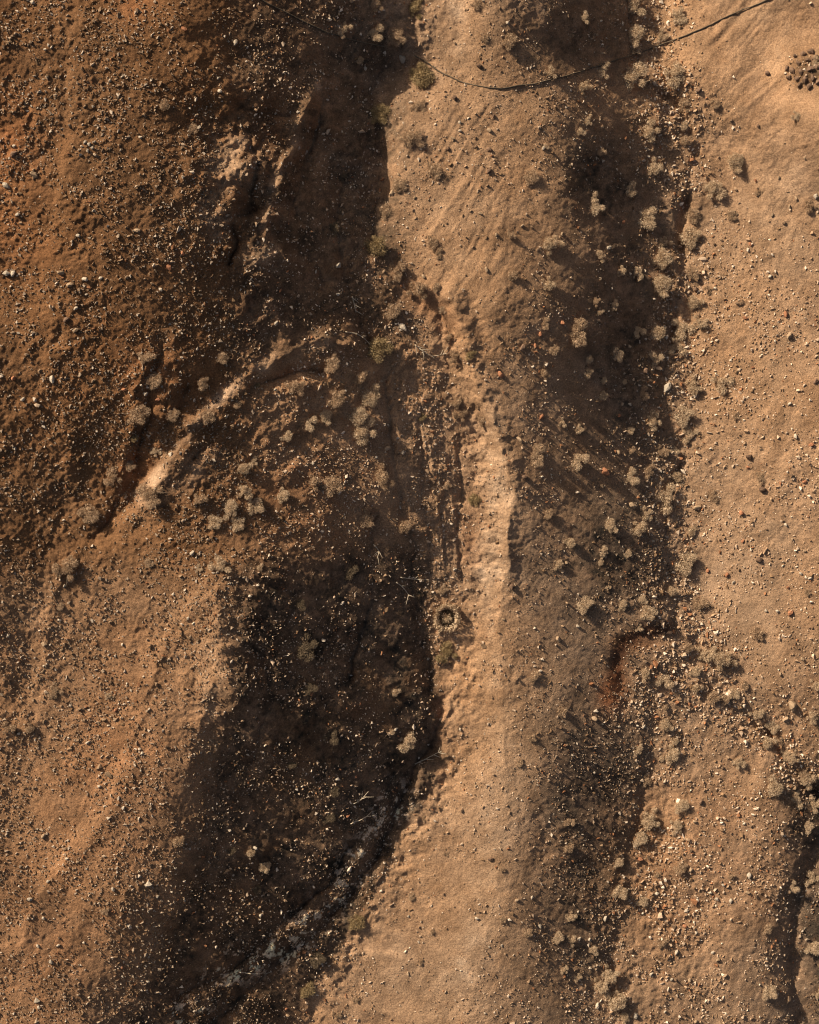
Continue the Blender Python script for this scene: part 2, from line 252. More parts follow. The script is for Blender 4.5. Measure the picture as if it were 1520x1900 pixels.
    for A, w, pts in ((-.55, 9, [(445, 200), (480, 212), (535, 214)]), (-.5, 9, [(385, 388), (425, 400), (470, 392)]), (-.5, 8, [(430, 420), (440, 450), (425, 490)]), (-.4, 8, [(470, 260), (478, 320), (466, 380)]),
        (-.6, 12, [(598, 190), (585, 260), (560, 320), (542, 380), (560, 450), (600, 520)]), (-.35, 10, [(640, 330), (625, 420), (640, 500), (665, 590), (700, 660)]), (-.35, 9, [(770, 0), (765, 60), (735, 110), (705, 130), (690, 180)]),
        (-.4, 9, [(600, 690), (540, 690), (470, 720), (430, 770), (360, 850)]), (-.4, 10, [(300, 650), (280, 700), (275, 780), (250, 850), (240, 900), (205, 955), (170, 1000)]), (-.25, 9, [(350, 720), (330, 760), (300, 800), (262, 850)]),
        (-.4, 9, [(712, 700), (725, 790), (735, 880), (750, 950), (770, 1020), (765, 1100), (785, 1180), (800, 1280)]), (-.14, 6, [(815, 590), (832, 680), (818, 780), (830, 870), (820, 960)]), (-.18, 6, [(770, 680), (785, 780), (780, 880), (795, 980), (800, 1080)]), (-.16, 5, [(850, 820), (858, 900), (850, 990), (860, 1080)]),
        (-.45, 9, [(697, 960), (690, 1040), (692, 1110), (665, 1190), (650, 1260)]), (-.22, 9, [(560, 1060), (540, 1160), (560, 1260)]), (-.2, 9, [(480, 1180), (500, 1300), (470, 1420)]),
        (-.7, 13, [(818, 1310), (808, 1370), (765, 1435), (735, 1500), (700, 1590), (640, 1675), (590, 1728), (520, 1790), (440, 1850), (395, 1910)]), (-.45, 9, [(728, 1430), (700, 1500), (655, 1565), (615, 1640), (555, 1690), (490, 1745), (430, 1800), (330, 1850)]),
        (-.5, 13, Gully2), (-.3, 9, Gully[:12]), (-.12, 12, Gully[12:]), (-.45, 10, [(1455, 1470), (1490, 1500), (1505, 1560), (1530, 1600)]), (-.25, 8, [(1225, 420), (1240, 520), (1225, 620)]), (-.2, 8, [(1200, 1440), (1185, 1520), (1160, 1620)])):
        h = h+tent(A, w, pts)
    h = h+tent(.13, 26, [(925, 1150), (932, 1300), (940, 1450), (930, 1600), (900, 1740), (870, 1880)], .5)+tent(-.7, 26, [(1530, 1560), (1490, 1650), (1474, 1750), (1480, 1900)], .4)
    bk = np.exp(-(dist_poly(U, V, [(840, 1320), (830, 1430), (775, 1530), (710, 1660), (640, 1770), (580, 1880)])/42)**2)
    h = h+.09*bk*(1-np.abs(fbm(U, V, 26, 341, 3))*2.4)+.03*sstep(700, 800, U)*(1-sstep(960, 1000, U))*fbm(U+V*.5, V, 24, 345, 4, .6)
    # pinched channel floors
    wob = 14*fbm(U, V, 50, 132, 3)
    gd2 = np.minimum(dist_poly(U+wob, V+wob, Gully), dist_poly(U+wob, V, Gully2))
    h = h-.22*np.exp(-(gd2/9)**2)*np.clip(.3+1.6*fbm(U, V, 60, 131, 2), 0, 1.2)*(1-.7*sstep(1180, 1260, V)*(U < 1270))
    cd = dist_poly(U+.3*wob, V, [(1238, 1182), (1190, 1184), (1158, 1200), (1145, 1235), (1152, 1262), (1160, 1300)])
    cd = cd+5*fbm(U, V, 26, 136, 3); wd_ = 9+5*vnoise(U/40, V/40, 137)
    h = h-.17*np.exp(-(cd/(wd_+3))**2)*np.clip(.75+.8*fbm(U, V, 34, 135, 3), .1, 1.4)
    return h
def height(U, V):
    U = np.asarray(U, np.float64); V = np.asarray(V, np.float64)
    return samp(H, U, V)+detail(U.astype(np.float32), V.astype(np.float32))
def to_world(U, V, h):
    k = (D-h)/D
    return (U-760)*S*k, (950-V)*S*k
def P3(u, v, dz=0.0):
    h = float(height(np.array([u]), np.array([v]))[0]); x, y = to_world(u, v, h); return Vector((x, y, h+dz))

# ------------------------------------------------------------------ materials
def mat(name, rough=.95):
    m = bpy.data.materials.new(name); m.use_nodes = True; b = m.node_tree.nodes['Principled BSDF']
    b.inputs['Roughness'].default_value = rough; b.inputs['Specular IOR Level'].default_value = .12
    return m, m.node_tree, b
def nd(nt, t, **k):
    n = nt.nodes.new(t)
    for a, b in k.items(): setattr(n, a, b)
    return n
def noise_node(nt, scale, detail=4, rough=.6, coord='Object'):
    tc = nd(nt, 'ShaderNodeTexCoord'); n = nd(nt, 'ShaderNodeTexNoise')
    n.inputs['Scale'].default_value = scale; n.inputs['Detail'].default_value = detail; n.inputs['Roughness'].default_value = rough
    nt.links.new(tc.outputs[coord], n.inputs['Vector']); return n
def ramp(nt, src, stops):
    r = nd(nt, 'ShaderNodeValToRGB'); nt.links.new(src, r.inputs[0])
    e = r.color_ramp.elements; e[0].position = stops[0][0]; e[0].color = (*stops[0][1], 1)
    e[1].position = stops[-1][0]; e[1].color = (*stops[-1][1], 1)
    for p, c_ in stops[1:-1]:
        x = e.new(p); x.color = (*c_, 1)
    return r
def mul(nt, a, b, f=1.0):
    m = nd(nt, 'ShaderNodeMixRGB', blend_type='MULTIPLY'); m.inputs[0].default_value = f
    nt.links.new(a, m.inputs[1]); nt.links.new(b, m.inputs[2]); return m
soil, nt, b = mat('desert_soil')
at = nd(nt, 'ShaderNodeAttribute', attribute_name='soil')
n1 = noise_node(nt, 14, 5, .75); r1 = ramp(nt, n1.outputs['Fac'], [(.30, (.50, .47, .44)), (.5, (.97, .97, .97)), (.7, (1.45, 1.42, 1.36))])
n2 = noise_node(nt, 1.1, 5, .6); r2 = ramp(nt, n2.outputs['Fac'], [(.3, (.82, .78, .74)), (.7, (1.15, 1.15, 1.15))])
a1 = mul(nt, at.outputs['Color'], r1.outputs['Color']); a2 = mul(nt, a1.outputs[0], r2.outputs['Color'])
vo = nd(nt, 'ShaderNodeTexVoronoi'); vo.inputs['Scale'].default_value = 9; tc = nd(nt, 'ShaderNodeTexCoord'); nt.links.new(tc.outputs['Object'], vo.inputs['Vector'])
nt.links.new(a2.outputs[0], b.inputs['Base Color'])
bp = nd(nt, 'ShaderNodeBump'); bp.inputs['Strength'].default_value = .9; bp.inputs['Distance'].default_value = .08
n3 = noise_node(nt, 9, 6, .8); nt.links.new(n3.outputs['Fac'], bp.inputs['Height'])
nt.links.new(bp.outputs[0], b.inputs['Normal'])
def rock_mat(name, lo, hi, sc_=3.0):
    m, nt, b = mat(name, .9)
    oi = nd(nt, 'ShaderNodeObjectInfo'); n = noise_node(nt, sc_*3, 4, .7)
    r = ramp(nt, n.outputs['Fac'], [(.3, lo), (.7, hi)])
    mr = nd(nt, 'ShaderNodeMapRange'); mr.inputs[3].default_value = .75; mr.inputs[4].default_value = 1.2
    nt.links.new(oi.outputs['Random'], mr.inputs[0]); cc = nd(nt, 'ShaderNodeCombineColor')
    for i in range(3): nt.links.new(mr.outputs[0], cc.inputs[i])
    x = mul(nt, r.outputs['Color'], cc.outputs[0]); nt.links.new(x.outputs[0], b.inputs['Base Color'])
    bp = nd(nt, 'ShaderNodeBump'); bp.inputs['Strength'].default_value = .5; bp.inputs['Distance'].default_value = .02
    nt.links.new(n.outputs['Fac'], bp.inputs['Height']); nt.links.new(bp.outputs[0], b.inputs['Normal']); return m
ROCK = {'pale': rock_mat('pale_rock', (.34, .27, .2), (.56, .48, .38)), 'tan': rock_mat('tan_rock', (.26, .18, .11), (.42, .3, .2)),
        'orange': rock_mat('orange_rock', (.30, .13, .07), (.42, .2, .11)), 'dark': rock_mat('dark_rock', (.10, .062, .042), (.22, .14, .095))}
peb, nt, b = mat('pebble_stone', .9)
at = nd(nt, 'ShaderNodeAttribute', attribute_name='tint'); nt.links.new(at.outputs['Color'], b.inputs['Base Color'])
def leaf_mat(name, lo, hi):
    m, nt, b = mat(name, .9); b.inputs['Specular IOR Level'].default_value = .05
    n = noise_node(nt, 9, 3, .7); r = ramp(nt, n.outputs['Fac'], [(.32, lo), (.68, hi)])
    nt.links.new(r.outputs['Color'], b.inputs['Base Color'])
    tr = nd(nt, 'ShaderNodeBsdfTranslucent'); mx = nd(nt, 'ShaderNodeMixShader'); mx.inputs[0].default_value = .25
    nt.links.new(r.outputs['Color'], tr.inputs[0]); nt.links.new(b.outputs[0], mx.inputs[1]); nt.links.new(tr.outputs[0], mx.inputs[2])
    nt.links.new(mx.outputs[0], nt.nodes['Material Output'].inputs[0]); return m
LEAF = {'pale': leaf_mat('pale_dry_foliage', (.42, .32, .215), (.76, .585, .405)), 'olive': leaf_mat('olive_foliage', (.25, .18, .095), (.46, .345, .19)),
        'brown': leaf_mat('brown_dry_foliage', (.34, .235, .15), (.62, .45, .30))}
LEAF['dark'] = leaf_mat('shade_darkened_foliage', (.10, .075, .05), (.24, .18, .12))  # brown foliage with shade put into its colour, for shrubs out of the sun
wood, nt, b = mat('dry_wood'); n = noise_node(nt, 12); r = ramp(nt, n.outputs['Fac'], [(.3, (.16, .11, .07)), (.7, (.34, .26, .19))]); nt.links.new(r.outputs['Color'], b.inputs['Base Color'])
bleached, nt, b = mat('bleached_wood'); n = noise_node(nt, 12); r = ramp(nt, n.outputs['Fac'], [(.3, (.36, .29, .2)), (.7, (.6, .5, .38))]); nt.links.new(r.outputs['Color'], b.inputs['Base Color'])
hose_m, nt, b = mat('dusty_black_hose', .6); n = noise_node(nt, 6); r = ramp(nt, n.outputs['Fac'], [(.35, (.07, .055, .04)), (.7, (.2, .15, .1))]); nt.links.new(r.outputs['Color'], b.inputs['Base Color'])

def raw_mesh(name, co, faces, material, colors=None, cname='tint', smooth=False):
    """co (n,3), faces (m,k) -> mesh, quickly"""
    me = bpy.data.meshes.new(name); k = faces.shape[1]
    me.vertices.add(len(co)); me.vertices.foreach_set('co', np.ascontiguousarray(co, np.float32).ravel())
    me.loops.add(faces.size); me.loops.foreach_set('vertex_index', np.ascontiguousarray(faces, np.int32).ravel())
    me.polygons.add(len(faces)); me.polygons.foreach_set('loop_start', np.arange(0, faces.size, k, dtype=np.int32))
    me.polygons.foreach_set('use_smooth', np.full(len(faces), smooth))
    if colors is not None:
        a = me.color_attributes.new(cname, 'FLOAT_COLOR', 'POINT'); a.data.foreach_set('color', np.ascontiguousarray(colors, np.float32).ravel())
    me.update(calc_edges=True); me.materials.append(material); return me
def link(name, me, parent=None):
    o = bpy.data.objects.new(name, me); col.objects.link(o); o.parent = parent; return o

# ------------------------------------------------------------------ the ground sheet
def axis(a, b, far_a, far_b, st):
    core = list(np.arange(a, b+.1, st)); lo = []; x = a; s = st
    while x > far_a: s *= 1.12; x -= s; lo.append(x)
    hi = []; x = core[-1]; s = st
    while x < far_b: s *= 1.12; x += s; hi.append(x)
    return np.array(lo[::-1]+core+hi)
au = axis(-50, 1570, -9000, 11000, 2.0); av = axis(-50, 1950, -9000, 11000, 2.0)
U, V = np.meshgrid(au, av); Z = height(U, V)
far = np.maximum(np.maximum(-U-500, U-2020), np.maximum(-V-500, V-2400)); Z = Z*1.0
X, Y = to_world(U, V, np.where(far > 0, Z, Z))
co = np.stack([X, Y, Z], -1).reshape(-1, 3)
nr, ncl = U.shape; idx = np.arange(nr*ncl).reshape(nr, ncl)
F = np.stack([idx[1:, :-1], idx[1:, 1:], idx[:-1, 1:], idx[:-1, :-1]], -1).reshape(-1, 4)
U = U.astype(np.float32); V = V.astype(np.float32)
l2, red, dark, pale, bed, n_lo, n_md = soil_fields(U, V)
def mixc(c0, c1, t): return c0*(1-t[..., None])+np.array(c1)*t[..., None]
C = np.ones(U.shape+(3,))*np.array((.375, .240, .148))
C = mixc(C, (.178, .094, .045), np.clip(l2*.9, 0, 1))
C = mixc(C, (.098, .070, .050), dark*.88)  # darker soil plus painted shade over ravine, hollow and right flank
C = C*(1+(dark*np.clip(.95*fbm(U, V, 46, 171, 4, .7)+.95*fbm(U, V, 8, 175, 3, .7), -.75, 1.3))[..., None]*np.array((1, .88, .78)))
C = mixc(C, (.30, .145, .07), np.clip(red*.75*(1+.5*n_md), 0, 1)*(1-.6*dark))
C = mixc(C, (.50, .36, .25), np.clip(pale*(.75+.8*n_md), 0, 1)*.85)
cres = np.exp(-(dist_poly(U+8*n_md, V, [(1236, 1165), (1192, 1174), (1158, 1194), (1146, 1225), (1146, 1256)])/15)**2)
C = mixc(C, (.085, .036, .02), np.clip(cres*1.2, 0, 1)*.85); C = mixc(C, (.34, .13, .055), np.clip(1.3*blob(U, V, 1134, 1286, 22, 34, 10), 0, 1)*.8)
C = mixc(C, (.10, .065, .042), np.clip(1.2*blob(U, V, 1498, 130, 34, 30), 0, 1)*.9)
C = mixc(C, (.88, .70, .54), np.clip(bed*1.6*sstep(.17, .23, fbm(U, V, 15, 77, 5, .75)), 0, 1)*.95)
hue = fbm(U, V, 210, 181, 4)[..., None]
C = C*(1+hue*np.array((.06, -.02, -.12)))
lfw = (1-sstep(520, 760, U+60*n_lo))[..., None]
C = C*(1+lfw*np.array((.05, -.01, -.07)))
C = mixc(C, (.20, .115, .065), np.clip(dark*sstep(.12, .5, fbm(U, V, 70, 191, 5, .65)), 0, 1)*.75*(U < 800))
C = C*(1+.28*n_md[..., None]+.12*n_lo[..., None])
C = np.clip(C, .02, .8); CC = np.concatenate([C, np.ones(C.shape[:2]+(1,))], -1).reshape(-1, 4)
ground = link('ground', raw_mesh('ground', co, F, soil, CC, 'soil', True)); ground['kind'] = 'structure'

# ------------------------------------------------------------------ labelled things
def interp(pl, v): return float(np.interp(v, [p[1] for p in pl], [p[0] for p in pl]))
SHE = [(690, 0), (700, 300), (695, 600), (720, 700), (740, 800), (760, 1000), (785, 1200), (815, 1400), (755, 1500), (705, 1600), (650, 1700), (590, 1800), (530, 1900)]
RIM = [(420, 0), (430, 500), (300, 600), (260, 800), (200, 980), (400, 1050), (400, 1300), (340, 1600), (220, 1800), (170, 1900)]
CRE = [(880, 0), (920, 300), (910, 600), (950, 900), (935, 1100), (940, 1400), (930, 1700), (880, 1900)]
GUL = [(1165, 0), (1180, 150), (1290, 280), (1265, 500), (1225, 720), (1265, 850), (1245, 1080), (1260, 1180), (1210, 1300), (1200, 1450), (1170, 1600), (1140, 1900)]
def zone(u, v):
    if u < interp(RIM, v): 
        if v < 620: return 'on the stony dark plain at upper left'
        if v < 1000: return 'on the stony plain at middle left'
        return 'on the sunlit slope at lower left'
    if u < interp(SHE, v)-10:
        if v < 620: return 'in the shaded upper ravine'
        if v < 1010: return 'on the rough spur left of the ravine'
        return 'in the dark hollow below the spur'
    if u < interp(CRE, v)-60:
        if v < 560: return 'on the rilled slope beside the upper ravine'
        if v < 1260: return 'on the gravelly ravine floor'
        return 'on the bright bank beside the lower ravine'
    if u < interp(CRE, v)+60: return 'along the ridge crest'
    g = interp(GUL, v)
    if u < g-45: return 'on the shaded slope right of the ridge' if v > 250 else 'near the hose right of the ridge'
    if u < g+60: return 'along the right gully' if v < 1170 else 'along the lower right gully'
    if v < 500: return 'on the smooth upper right plain'
    if v < 1180: return 'on the bright right plain'
    return 'on the stony lower right slope'
ORD = ['', 'second ', 'third ', 'fourth ', 'fifth ', 'sixth ', 'seventh ', 'eighth ', 'ninth ', 'tenth ', 'eleventh ', 'twelfth ', 'thirteenth ', 'fourteenth ', 'fifteenth ', 'sixteenth ', 'seventeenth ', 'eighteenth ', 'nineteenth ', 'twentieth ']
def number_labels(items, noun):
    """items: dict(obj, desc, u, v). Labels count from the top of the picture inside each look + place"""
    grp = {}
    for it in items: grp.setdefault((it['desc'], it['zone']), []).append(it)
    for (d, z), L in grp.items():
        L.sort(key=lambda q: q['v'])
        for i, it in enumerate(L):
            if it.get('label'): it['obj']['label'] = it['label']
            elif len(L) == 1: it['obj']['label'] = f'{d} {noun} {z}'
            else: it['obj']['label'] = f'{d} {noun} {z}, '+('the topmost' if i == 0 else f'{ORD[i]}from the top' if i < 20 else 'below the twentieth') 
            it['obj']['category'] = it['cat']; it['obj']['group'] = it['group']

# rocks: angular hulls
def hull_rock(seed, n=14, flat=.7):
    rs = random.Random(seed); bm = bmesh.new()
    for i in range(n):
        v = Vector((rs.gauss(0, 1), rs.gauss(0, 1), rs.gauss(0, 1))).normalized()
        v *= rs.uniform(.82, 1.1); bm.verts.new((v.x*rs.uniform(.95, 1.05), v.y*.8, v.z*flat))
    bmesh.ops.convex_hull(bm, input=bm.verts)
    for v in [v for v in bm.verts if not v.link_faces]: bm.verts.remove(v)
    bmesh.ops.triangulate(bm, faces=bm.faces); bm.verts.index_update()
    return bm
def hull_arrays(seed, n=11, flat=.7):
    bm = hull_rock(seed, n, flat); co = np.array([v.co[:] for v in bm.verts]); fa = np.array([[v.index for v in f.verts] for f in bm.faces]); bm.free(); return co, fa
rock_meshes = {k: [] for k in ROCK}
for k in ROCK:
    for i in range(6):
        bm = hull_rock(100+i+17*len(k), 26, .65)
        bmesh.ops.bevel(bm, geom=bm.edges[:], offset=.05, segments=1, affect='EDGES')
        bmesh.ops.triangulate(bm, faces=bm.faces); bmesh.ops.subdivide_edges(bm, edges=bm.edges[:], cuts=1)
        for v in bm.verts: v.co *= 1+.10*mnoise.noise(v.co*2.2+Vector((i*7, 0, 0)))+.05*mnoise.noise(v.co*6)
        me = bpy.data.meshes.new('rock'); bm.to_mesh(me); bm.free(); me.materials.append(ROCK[k]); rock_meshes[k].append(me)
ROCKS = '''1470 1308 20 t;1458 1335 14 t;1466 1137 13 o;1402 335 7 o;1429 513 8 p;1291 538 13 d;1458 583 12 o;1465 622 14 t;1198 687 16 d;1238 720 17 p;1123 875 17 o;1147 839 12 t;1174 937 14 t;1294 942 15 t;1390 848 14 d;1416 909 15 d;1505 826 13 o;1388 867 8 o;1376 952 12 o;1476 810 10 p;1005 774 12 o;1044 600 10 o;1111 595 8 t;1003 620 8 o;1383 590 8 o;1397 682 7 o;1149 771 8 o;1169 750 8 p;1513 708 11 d;1465 749 8 p;1493 894 10 o;1448 897 7 o;
1409 1039 13 d;1313 1059 9 o;1349 1066 10 o;1361 1080 8 p;1503 1073 9 p;1486 1064 7 p;1462 1090 7 o;1443 1134 8 p;1421 1133 7 p;1072 1162 9 p;1036 1186 11 t;1106 1319 9 p;1103 1333 12 t;1195 1348 10 p;1118 1343 7 p;1149 1348 6 p;1103 1434 7 p;1044 1059 9 t;1458 974 7 p;1378 1004 8 o;1493 1022 8 t;1470 1001 7 t;1051 1044 8 t;1212 1004 8 p;1489 1223 8 t;1448 1251 7 t;1308 1331 8 t;
1390 1625 12 p;1255 1767 11 p;1322 1767 9 p;1219 1658 11 p;1109 1865 12 p;1123 1704 11 p;1075 1742 10 p;1094 1743 8 p;1002 1718 10 p;1180 1884 13 p;1342 1642 8 p;1318 1656 9 p;1330 1668 10 p;1356 1671 10 p;1270 1718 9 o;1292 1730 8 p;1282 1613 9 t;1387 1656 8 t;1289 1524 9 t;1381 1528 8 p;1188 1594 11 o;1332 1781 10 t;1345 1810 11 t;1274 1690 10 p;1294 1670 8 p;1234 1877 7 p;1291 1895 8 t;1209 1807 8 p;1301 1488 10 d;1280 1818 10 t;1246 1817 8 p;
627 1445 11 p;661 1441 7 o;551 1464 8 p;735 1482 11 p;646 1514 8 o;923 1500 6 p;885 1704 8 p;883 1458 6 t;758 1700 6 p;757 1806 8 t;908 1757 5 p;931 1754 6 p;987 1665 7 p;900 1880 6 p;911 1594 10 d;641 1683 6 p;531 1872 6 o;959 1670 9 t;
844 1057 8 p;950 1088 15 d;727 1116 5 p;735 1353 7 p;794 1223 7 p;854 1353 7 p;793 1315 6 p;934 1149 6 t;628 493 12 p;627 546 8 p;748 607 15 p;513 600 10 p;722 636 9 t;929 695 12 o;748 840 9 p;719 832 12 t;964 815 12 t;970 645 12 d;581 860 7 p;924 625 9 d;993 641 8 o;786 513 8 t;903 501 10 t;511 723 6 p;974 886 12 d;
747 110 15 p;678 128 9 p;714 98 8 p;853 243 9 p;853 227 7 p;908 317 12 d;727 358 12 t;740 324 7 t;770 367 7 t;832 276 9 d;921 436 8 t;969 419 7 t;891 396 7 t;890 123 12 d;844 182 11 d;908 278 12 d;908 242 10 t;916 215 8 d;840 257 9 t;942 43 8 p;
1424 137 12 d;1116 39 6 p;1130 460 10 p;1407 234 8 d;1120 99 10 t;1296 168 12 d;1493 293 7 t;1445 330 8 t;1477 368 10 t;1513 364 11 p;1392 453 9 o;1433 399 8 t;1366 399 8 t;1157 412 8 o;1043 434 8 t;1009 275 8 p;1465 383 7 t;
1475 105 8 d;1490 100 9 d;1505 96 9 t;1482 118 9 d;1498 112 8 t;1512 108 10 d;1470 132 9 t;1486 134 10 d;1503 128 10 d;1516 124 9 d;1478 146 8 t;1493 148 10 d;1508 144 9 t;1518 152 9 d;1460 126 7 t;1464 144 8 d;1484 158 8 t;1502 160 9 d;
61 5 9 p;64 324 13 t;26 286 13 d;405 145 7 p;12 345 12 p;437 80 12 p;342 54 10 o;408 169 9 p;204 150 7 p;261 255 7 p;174 391 7 p;145 437 8 p;255 428 10 t;26 271 8 p;339 470 8 o;33 398 9 p;158 264 7 p;166 268 8 p;172 275 7 p;163 280 7 p;152 272 6 p;176 263 6 p;90 84 6 p;96 88 6 p;84 92 6 p;178 288 7 t;
158 518 12 p;13 508 12 p;24 508 11 p;314 496 10 o;113 506 12 t;130 529 10 t;141 572 9 p;97 704 13 p;25 702 10 o;123 593 10 d;141 613 10 t;230 723 8 o;293 741 9 o;270 731 9 p;28 832 8 p;317 843 11 p;43 741 9 p;298 537 8 p;187 516 7 p;
357 1027 10 p;322 1103 7 p;227 1196 7 p;215 1317 9 o;163 1378 8 p;35 1361 7 p;349 1147 7 p;120 1087 7 p;15 1179 8 p;82 1195 10 t;390 1427 7 p;229 1499 9 p;276 1640 14 p;293 1663 8 p;210 1650 9 p;81 1551 11 t;81 1703 9 p;95 1785 12 p;156 1749 7 p;69 1856 12 p;72 1869 7 p;145 1599 8 t;90 1635 9 p;56 1668 10 p;275 1821 8 p;227 1795 7 o;161 1612 7 p;474 1573 9 p;484 1698 9 p;403 1491 6 p;184 1459 9 p;326 1611 7 p;108 1754 7 p;71 1755 8 p;255 1719 6 p;194 1496 6 p'''
KN = {'p': 'pale', 't': 'tan', 'o': 'orange', 'd': 'dark'}
CW = {'pale': 'pale grey', 'tan': 'tan', 'orange': 'rusty orange', 'dark': 'dark brown'}
rocks = []
for t in ROCKS.replace('\n', '').split(';'):
    a = t.split(); rocks.append((float(a[0]), float(a[1]), float(a[2]), KN[a[3]]))
rocks = [(u, v, s, 'dark' if u > 1455 and 90 < v < 165 else k) for u, v, s, k in rocks][:298]; print('rocks', len(rocks))
items = []
for i, (u, v, s, k) in enumerate(rocks):
    o = link('rock', random.choice(rock_meshes[k])); r = s*.5*S*random.uniform(.95, 1.15)
    p = P3(u, v); o.location = p+Vector((0, 0, r*.3)); o.rotation_euler = (random.uniform(-.4, .4), random.uniform(-.4, .4), random.uniform(0, 6.28))
    o.scale = (r*random.uniform(1, 1.25), r*random.uniform(.85, 1.05), r*random.uniform(.9, 1.3))
    sz = 'small' if s < 9 else ('medium-sized' if s < 12 else 'large'); z = zone(u, v)
    if u > 1455 and 90 < v < 165: o.scale = o.scale*1.45; z = 'in the rock pile at upper right'
    items.append(dict(obj=o, desc=f'{sz} {CW[k]} rock', zone=z, u=u, v=v, cat='rock', group=f'{CW[k]} rocks {z}'))
for it in items: it['desc'] = it['desc'][:-5]
number_labels(items, 'rock')

# gravel: far too many stones to count, one object
cand = 260000
cu = RS.uniform(-150, 1670, cand); cv = RS.uniform(-150, 2050, cand)
def density(U, V):
    lf = 1-sstep(380, 520, U)
    d = .12+.4*sstep(440, 520, U)*(1-sstep(690, 720, U))+.62*lf*(1-.15*sstep(1000, 1200, V))
    d = d+.5*np.exp(-(dist_poly(U, V, Gully)/60)**2)+1.1*np.exp(-(dist_poly(U, V, Gully2)/36)**2)+.22*lf*sstep(950, 1050, V)
    d = d+.8*np.exp(-(dist_poly(U, V, [(735, 560), (770, 700), (800, 900), (830, 1050), (800, 1200)])/45)**2)
    d = d+.35*sstep(950, 1010, U)*(1-sstep(1100, 1300, U))+.3*blob(U, V, 480, 900, 180, 90)+.45*blob(U, V, 1260, 1720, 170, 200)+.3*blob(U, V, 1150, 1850, 130, 100)
    d = d+.5*np.exp(-((U-1240)/45)**2)+.12*sstep(690, 760, U)*(1-sstep(900, 1000, U))+.34*sstep(1290, 1330, U)*sstep(450, 560, V)-.15*sstep(1280, 1320, U)*(1-sstep(350, 450, V))
    d = d-.35*lf*np.exp(-(dist_poly(U, V, [(140, 0), (118, 300), (95, 430), (60, 560), (30, 620)])/18)**2)
    d = d+.9*blob(U, V, 1498, 130, 34, 30)+.5*np.exp(-(dist_poly(U, V, [(735, 1480), (700, 1560), (650, 1620), (600, 1700), (540, 1760), (440, 1790), (330, 1890)])/30)**2)
    cl = fbm(U, V, 60, 201, 4, .65); return np.clip(d*(.8+2.0*cl), .01, 1)
keep = RS.rand(cand) < density(cu, cv)*.75
cu, cv = cu[keep], cv[keep]; N = len(cu)
sz = 1.7+RS.gamma(1.5, 1.15, N); sz = np.clip(sz, 1.8, 9.0)*S*.5*np.where(cu < 500, .98, np.where(cu > 1180, 1.12, .95))*(1+.45*RS.rand(N)*np.exp(-((cu-1240)/50)**2)+.5*RS.rand(N)*np.exp(-(dist_poly(cu, cv, Gully2)/34)**2))*np.where(RS.rand(N) < .03, 1.6, 1)
lfm = (cu < 450)
protos = [hull_arrays(300+i, 10, .7) for i in range(14)]
hz = height(cu, cv); wx, wy = to_world(cu, cv, hz)
which = RS.randint(0, len(protos), N); ang = RS.uniform(0, 6.283, N); tint = RS.rand(N)
pal = np.array([(.46, .34, .24), (.36, .24, .15), (.24, .15, .085), (.64, .52, .40), (.30, .14, .07), (.17, .11, .07)])
pk = RS.choice(6, N, p=[.27, .27, .16, .14, .06, .10]); base = pal[pk]*RS.uniform(.8, 1.15, (N, 1)); base = base*(1-.4*soil_fields(cu, cv)[2]*(cu > 940))[:, None]*np.where(cu > 1180, 1.15, np.where(cu < 460, .74, 1))[:, None]  # right-hand stones tinted darker to hold the painted shade
cos_, fas, cls = [], [], []; off = 0
for q, (pc, pf) in enumerate(protos):
    I = np.where(which == q)[0]; m = len(I)
    ca, sa = np.cos(ang[I]), np.sin(ang[I]); sx = sz[I]*RS.uniform(.9, 1.4, m); sy = sz[I]*RS.uniform(.8, 1.05, m); szz = sz[I]*RS.uniform(.8, 1.3, m)
    x = pc[None, :, 0]*sx[:, None]; y = pc[None, :, 1]*sy[:, None]; z = pc[None, :, 2]*szz[:, None]
    xx = x*ca[:, None]-y*sa[:, None]+wx[I][:, None]; yy = x*sa[:, None]+y*ca[:, None]+wy[I][:, None]; zz = z+(hz[I]+.25*sz[I])[:, None]
    cos_.append(np.stack([xx, yy, zz], -1).reshape(-1, 3)); nv = len(pc)
    fas.append((pf[None]+(np.arange(m)*nv)[:, None, None]+off).reshape(-1, 3)); off += m*nv
    cls.append(np.repeat(np.concatenate([base[I], np.ones((m, 1))], 1), nv, 0))
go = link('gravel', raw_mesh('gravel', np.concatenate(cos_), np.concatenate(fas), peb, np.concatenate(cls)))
go['kind'] = 'stuff'; go['label'] = 'loose pale and brown gravel scattered over the desert ground'; go['category'] = 'gravel'
print('gravel', N)

